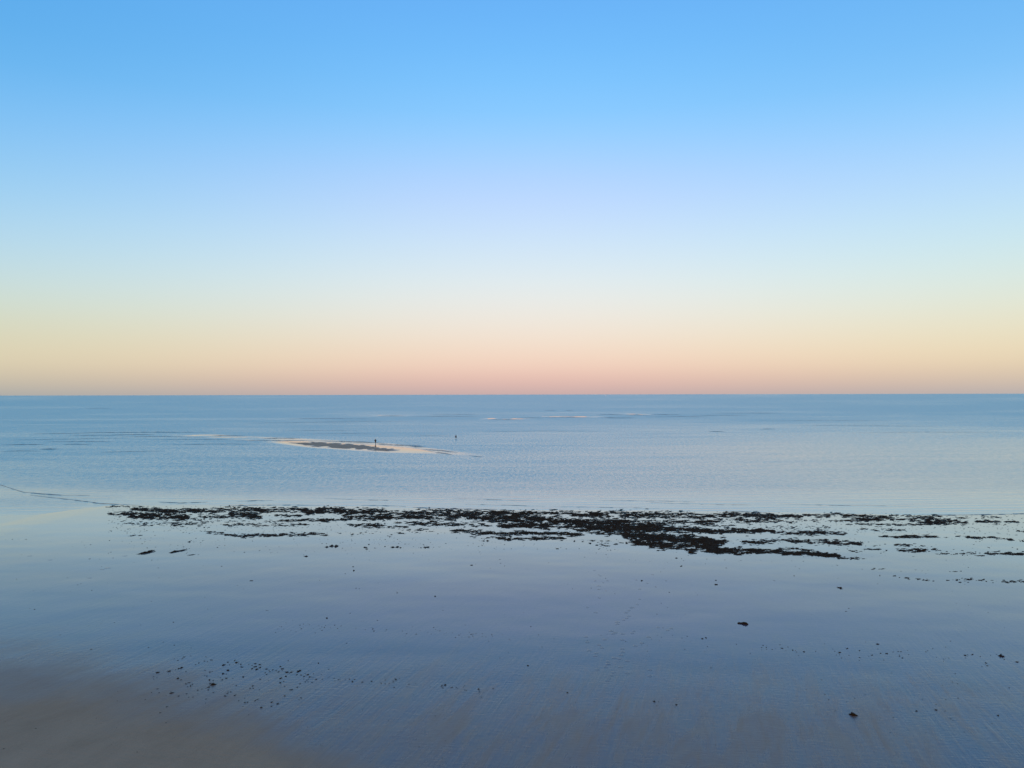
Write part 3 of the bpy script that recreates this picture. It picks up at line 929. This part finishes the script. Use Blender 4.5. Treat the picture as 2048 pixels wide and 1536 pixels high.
def scrap_place(kind, px, py):
    if kind == 'CL':
        if px < 350 and py > 1352: return 'at the lower left edge of the scatter', 'scraps at the left edge of the scatter'
        if px < 408 and py > 1362: return 'left of the largest pointed clump in the scatter', 'scraps left of the pointed clump'
        if px < 408: return 'at the upper left of the scatter', 'scraps at the upper left of the scatter'
        if px < 470 and py < 1365: return 'just behind the largest pointed clump in the scatter', 'scraps behind the pointed clump'
        if py > 1385: return 'near the front edge of the scatter', 'scraps at the front of the scatter'
        if px < 545: return 'in the dense middle of the scatter', 'scraps in the middle of the scatter'
        if px > 590: return 'around the slanted clump at the right end of the scatter', 'scraps at the right end of the scatter'
        if py > 1365: return 'in the thin front right part of the scatter', 'scraps at the front right of the scatter'
        return 'between the dense middle and the right end of the scatter', 'scraps right of the middle of the scatter'
    if kind == 'LOWER':
        if px < 760: return 'in the left half of the lower scrap line', 'scraps in the lower line, left half'
        return 'in the right half of the lower scrap line', 'scraps in the lower line, right half'
    if px < 1740: return 'in the right hand scrap line, its left third', 'scraps in the right hand line, left third'
    if px < 1900: return 'in the right hand scrap line, its middle third', 'scraps in the right hand line, middle third'
    return 'in the right hand scrap line, close to the photo edge', 'scraps in the right hand line, right third'


for kind, lst in (('CL', CL), ('LOWER', LOWER), ('RIGHT', RIGHT)):
    for px, py, s in lst:
        where, grp = scrap_place(kind, px, py)
        size = 'bigger dark' if s >= 2.2 else ('small dark' if s >= 1.5 else 'tiny dark')
        scrap(px, py, s, size + ' seaweed scrap ' + where, size.split()[0] + ' ' + grp)


def stuff_specks(name, pts, label):
    VV, TT, off = [], [], 0
    rg = np.random.default_rng(len(pts))
    a = np.array(pts)
    X, Y = ground_at(a[:, 0], a[:, 1])
    for _ in range(2):
        H, _d = terrain(X, Y)
        X, Y = ground_at(a[:, 0], a[:, 1], 0)
        X = X * (1 - H / CAM_H); Y = Y * (1 - H / CAM_H)
    for i in range(len(a)):
        v, t = TPL[rg.integers(len(TPL))]
        w = a[i, 2] * math.sqrt(X[i] ** 2 + Y[i] ** 2 + CAM_H ** 2) / FPX * 2.0
        r = rg.uniform(0, 6.28); c, s = math.cos(r), math.sin(r)
        q = v * np.array([w, w * rg.uniform(.5, 1), w])
        VV.append(np.stack([q[:, 0] * c - q[:, 1] * s + X[i], q[:, 0] * s + q[:, 1] * c + Y[i], q[:, 2] + H[i]], 1))
        TT.append(t + off); off += len(v)
    o_ = link(name, np_mesh(name, np.concatenate(VV), tris=np.concatenate(TT), smooth=False), M_WEED)
    tag(o_, label, 'seaweed', kind='stuff')


stuff_specks('seaweed_specks', UPPER, 'fine seaweed specks in the upper line across the middle of the sand')
rgx = np.random.default_rng(21)
loose = [(rgx.uniform(0, 2048), 1078 + 440 * rgx.random() ** 1.5, .6 + 1.2 * rgx.random() ** 2) for _ in range(760)]
loose = [p for p in loose if NZ[0].fbm(p[0] / 120, p[1] / 40, 3) > .47]
near = [(rgx.uniform(250, 2048), 1075 + abs(rgx.normal(0, 24)), .7 + 1.2 * rgx.random() ** 2) for _ in range(800)]
near = [p for p in near if NZ[1].fbm(p[0] / 60, p[1] / 8, 3) > .5]
fringe = [(rgx.uniform(215, 2048), rgx.uniform(1012, 1068), rgx.uniform(.8, 1.6)) for _ in range(2200)]
stuff_specks('seaweed_specks', loose + near + fringe, 'countless tiny seaweed specks strewn over the wet sand')

# footprints crossing the wet sand: small pressed rims
FP = fromzoom(1150, 1120, 10.24, [
    (485, 302, 3), (520, 325, 5), (410, 426, 5), (665, 424, 4), (577, 464, 4), (490, 530, 8), (488, 600, 6), (636, 630, 3), (500, 774, 6), (255, 968, 6),
    (430, 1075, 8), (395, 214, 5), (1590, 300, 5), (1255, 408, 4), (1480, 475, 5), (1325, 595, 6), (1655, 550, 4), (1280, 912, 6), (1165, 978, 10),
    (1040, 1080, 9), (1100, 1150, 8), (1060, 1190, 6), (1000, 1228, 6), (870, 1270, 10), (865, 1310, 8), (830, 1490, 9), (1215, 1460, 6), (1170, 1500, 7),
    (1700, 1380, 6), (1975, 1400, 8), (1865, 425, 5), (1105, 1035, 6), (1320, 800, 5), (1900, 1440, 7)])
FP += [(1200 + 30 * rgx.normal(), 1268 + i * 5.5, 8) for i in range(18)] + [(1270 + 26 * rgx.normal(), 1262 + i * 6, 9) for i in range(16)]
FP += [(215, 1136, 12), (205, 1139, 8), (250, 1112, 9), (100, 1120, 8), (60, 1112, 9), (180, 1156, 8)]
VV, TT, off = [], [], 0
for px, py, s in FP:
    x, y, z = rest_point(px, py)
    w = .42 * s * math.hypot(y, CAM_H) / FPX * 1.1
    k = 12
    ring = []
    for rr, hh in ((1.25, -.008), (.95, .011), (.55, .004), (.0, .002)):
        for j in range(k):
            a = 2 * math.pi * j / k
            jit = 1 + .25 * math.sin(3 * a + px)
            ring.append((x + math.cos(a) * rr * w * jit, y + math.sin(a) * rr * max(.16, w * .9) * jit, z + hh))
    f = []
    for q_ in range(3):
        for j in range(k):
            a0 = q_ * k + j; b0 = q_ * k + (j + 1) % k
            f += [(a0, b0, b0 + k), (a0, b0 + k, a0 + k)]
    VV.append(np.array(ring)); TT.append(np.array(f) + off); off += len(ring)
fp = np.concatenate(VV)
o = link('footprints', np_mesh('footprints', fp, tris=np.concatenate(TT), attrs={'dry': np.full(len(fp), .16)}), M_SAND, beach)
tag(o, kind='stuff')


# ------------------------------------------------------------------ people
def skin_chain(name, joints, edges, mat, sub=2, parent=None, matf=None):
    m_ = bpy.data.meshes.new(name)
    m_.from_pydata([j[0] for j in joints], edges, [])
    o_ = bpy.data.objects.new(name, m_)
    COL.objects.link(o_)
    sk = o_.modifiers.new('skin', 'SKIN')
    lay = m_.skin_vertices[0] if m_.skin_vertices else None
    if lay is None:
        import bmesh
        bm = bmesh.new(); bm.from_mesh(m_)
        bm.verts.layers.skin.verify()
        bm.to_mesh(m_); bm.free()
        lay = m_.skin_vertices[0]
    for d_, j in zip(lay.data, joints):
        d_.radius = (j[1], j[2] if len(j) > 2 else j[1])
        d_.use_root = False
    lay.data[0].use_root = True
    sb = o_.modifiers.new('subd', 'SUBSURF')
    sb.levels = sub; sb.render_levels = sub
    dg = bpy.context.evaluated_depsgraph_get()
    ev = o_.evaluated_get(dg)
    me2 = bpy.data.meshes.new_from_object(ev)
    o_.modifiers.clear()
    o_.data = me2
    me2.name = name
    me2.materials.clear()
    for mm in (mat if isinstance(mat, list) else [mat]):
        me2.materials.append(mm)
    for p_ in me2.polygons:
        p_.use_smooth = True
        if matf:
            p_.material_index = matf(p_.center)
    bpy.data.meshes.remove(m_)
    if parent is not None:
        o_.parent = parent
    return o_


def make_person(loc, face, label, sink=0.0, stride=.12, lean=.0, arms='sides'):
    """Standing figure facing +y before it is turned; feet at z 0."""
    L = lean
    if arms == 'sides':
        elL, haL = (-.30, .02 + L, 1.14), (-.27, .16 + L, .92)
        elR, haR = (.30, .02 + L, 1.14), (.27, .16 + L, .92)
    else:
        elL, haL = (-.40, .05 + L, 1.16), (-.24, .28 + L, 1.08)
        elR, haR = (.40, .02 + L, 1.14), (.26, .24 + L, 1.02)
    J = [((0, 0, .96), .15, .12),                       # 0 pelvis
         ((0, .01 + L * .4, 1.16), .135, .11),          # 1 waist
         ((0, .01 + L * .8, 1.36), .165, .12),          # 2 chest
         ((0, .0 + L, 1.50), .06, .06),                 # 3 neck
         ((0, .02 + L, 1.60), .078, .092),              # 4 head
         ((0, .02 + L, 1.70), .074, .088),              # 5 crown
         ((-.19, .0 + L * .9, 1.41), .062), (elL, .048), (haL, .034), ((haL[0] + .01, haL[1] + .06, haL[2] - .07), .030),
         ((.19, .0 + L * .9, 1.41), .062), (elR, .048), (haR, .034), ((haR[0] - .01, haR[1] + .06, haR[2] - .07), .030),
         ((-.10, 0, .88), .095), ((-.12, .05 + stride * .4, .50), .062), ((-.13, stride * .5, .10), .042), ((-.14, stride * .5 + .14, .035), .038),
         ((.10, 0, .88), .095), ((.12, -stride * .2, .50), .062), ((.13, -stride, .10), .042), ((.14, -stride + .14, .035), .038)]
    E_ = [(0, 1), (1, 2), (2, 3), (3, 4), (4, 5), (2, 6), (6, 7), (7, 8), (8, 9), (2, 10), (10, 11), (11, 12), (12, 13),
          (0, 14), (14, 15), (15, 16), (16, 17), (0, 18), (18, 19), (19, 20), (20, 21)]

    def mf(c):
        return 1 if c.z < .99 and abs(c.x) < .25 and not (c.z > .8 and abs(c.x) > .22) else 0
    root = bpy.data.objects.new('person', None)
    COL.objects.link(root)
    tag(root, label, 'person')
    skin_chain('body', J, E_, [M_SKIN, M_TROUSER], 2, root, mf)
    # face: nose and ears
    ctr = Vector((0, .02 + L, 1.645))
    VVf = []
    TTf = []
    o2 = 0
    for c, s in (((0, .095, -.01), (.012, .02, .02)), ((-.076, -.005, 0), (.012, .022, .032)), ((.076, -.005, 0), (.012, .022, .032))):
        v = ICO1[0] * np.array(s) + np.array(c) + np.array(ctr)
        VVf.append(v); TTf.append(ICO1[1] + o2); o2 += len(v)
    link('face_features', np_mesh('face_features', np.concatenate(VVf), tris=np.concatenate(TTf)), M_SKIN, root)
    v = ICO2[0].copy()
    v = v * np.array([.094, .108, .10]) + np.array([0, .0 + L, 1.685])
    t = ICO2[1]
    cz = v[t].mean(1)
    keep = (cz[:, 2] > 1.66) | (cz[:, 1] < L - .02)
    link('hair', np_mesh('hair', v, tris=t[keep]), M_HAIR, root)
    # loose knee-length coat over the trunk and the arms
    JC = [((0, 0, .92), .26, .20), ((0, .0, .62), .27, .22), ((0, .01 + L * .4, 1.16), .235, .19), ((0, .01 + L * .8, 1.36), .235, .18), ((0, L, 1.47), .10, .10),
          ((-.22, L * .9, 1.42), .105), (elL, .095), ((haL[0], haL[1] - .02, haL[2] + .02), .058),
          ((.22, L * .9, 1.42), .105), (elR, .095), ((haR[0], haR[1] - .02, haR[2] + .02), .058)]
    EC = [(0, 1), (0, 2), (2, 3), (3, 4), (3, 5), (5, 6), (6, 7), (3, 8), (8, 9), (9, 10)]
    skin_chain('coat', JC, EC, M_COAT, 2, root)
    root.location = (loc[0], loc[1], loc[2] - sink)
    root.rotation_euler = (0, 0, face)
    return root


bar_x, bar_y, bar_z = rest_point(751, 888.3)
make_person((bar_x, bar_y, max(bar_z, -.02)), R(150), 'person in dark clothes standing on the sandbank beside its brown sand', sink=.0, arms='held').scale = (1.08, 1.08, 1.05)
wx, wy = ground_at(912, 877.6)
make_person((float(wx), float(wy), 0), R(120), 'person in dark clothes wading knee deep in open water, right of the sandbank', sink=.36, arms='held').scale = (1.22, 1.22, 1.12)

# ------------------------------------------------------------------ far sail
bx_, by_ = ground_at(1211.2, 792.0)
bt = bpy.data.objects.new('sailing_boat', None)
COL.objects.link(bt)
tag(bt, 'tiny pale sailing boat far out just under the horizon, right of centre', 'boat')
sec = [(-5, .2, .9), (-3.6, 1.1, 1.0), (0, 1.6, .9), (3, 1.1, 1.05), (5.2, .08, 1.3)]
hv, hq = [], []
for x_, w_, z_ in sec:
    hv += [(x_, -w_, z_), (x_, -w_ * .6, -.3), (x_, w_ * .6, -.3), (x_, w_, z_)]
for i in range(4):
    for j in range(4):
        a0 = i * 4 + j; a1 = i * 4 + (j + 1) % 4
        hq.append((a0, a0 + 4, a1 + 4, a1))
hq += [(0, 1, 2, 3), (19, 18, 17, 16)]
link('hull', np_mesh('hull', hv, hq, smooth=False), M_HULL, bt)
mv = [(math.cos(a) * .09 + .6, math.sin(a) * .09, z) for z in (.8, 13.5) for a in np.linspace(0, 2 * math.pi, 7)[:-1]]
mq = [(i, (i + 1) % 6, 6 + (i + 1) % 6, 6 + i) for i in range(6)]
link('mast', np_mesh('mast', mv, mq), M_MAST, bt)
for nm, tri in (('mainsail', [(.45, 0, 2.0), (.45, 0, 13.2), (-4.6, .5, 2.0)]), ('jib', [(.8, 0, 12.0), (5.0, 0, 1.5), (1.0, .6, 1.9)])):
    sv = [(a, b - .02, c) for a, b, c in tri] + [(a, b + .02, c) for a, b, c in tri]
    link(nm, np_mesh(nm, sv, tris=[(0, 1, 2), (5, 4, 3), (0, 3, 1), (1, 3, 4), (1, 4, 2), (2, 4, 5), (2, 5, 0), (0, 5, 3)], smooth=False), M_SAIL, bt)
bt.location = (float(bx_), float(by_), 0)
bt.rotation_euler = (0, 0, R(25))
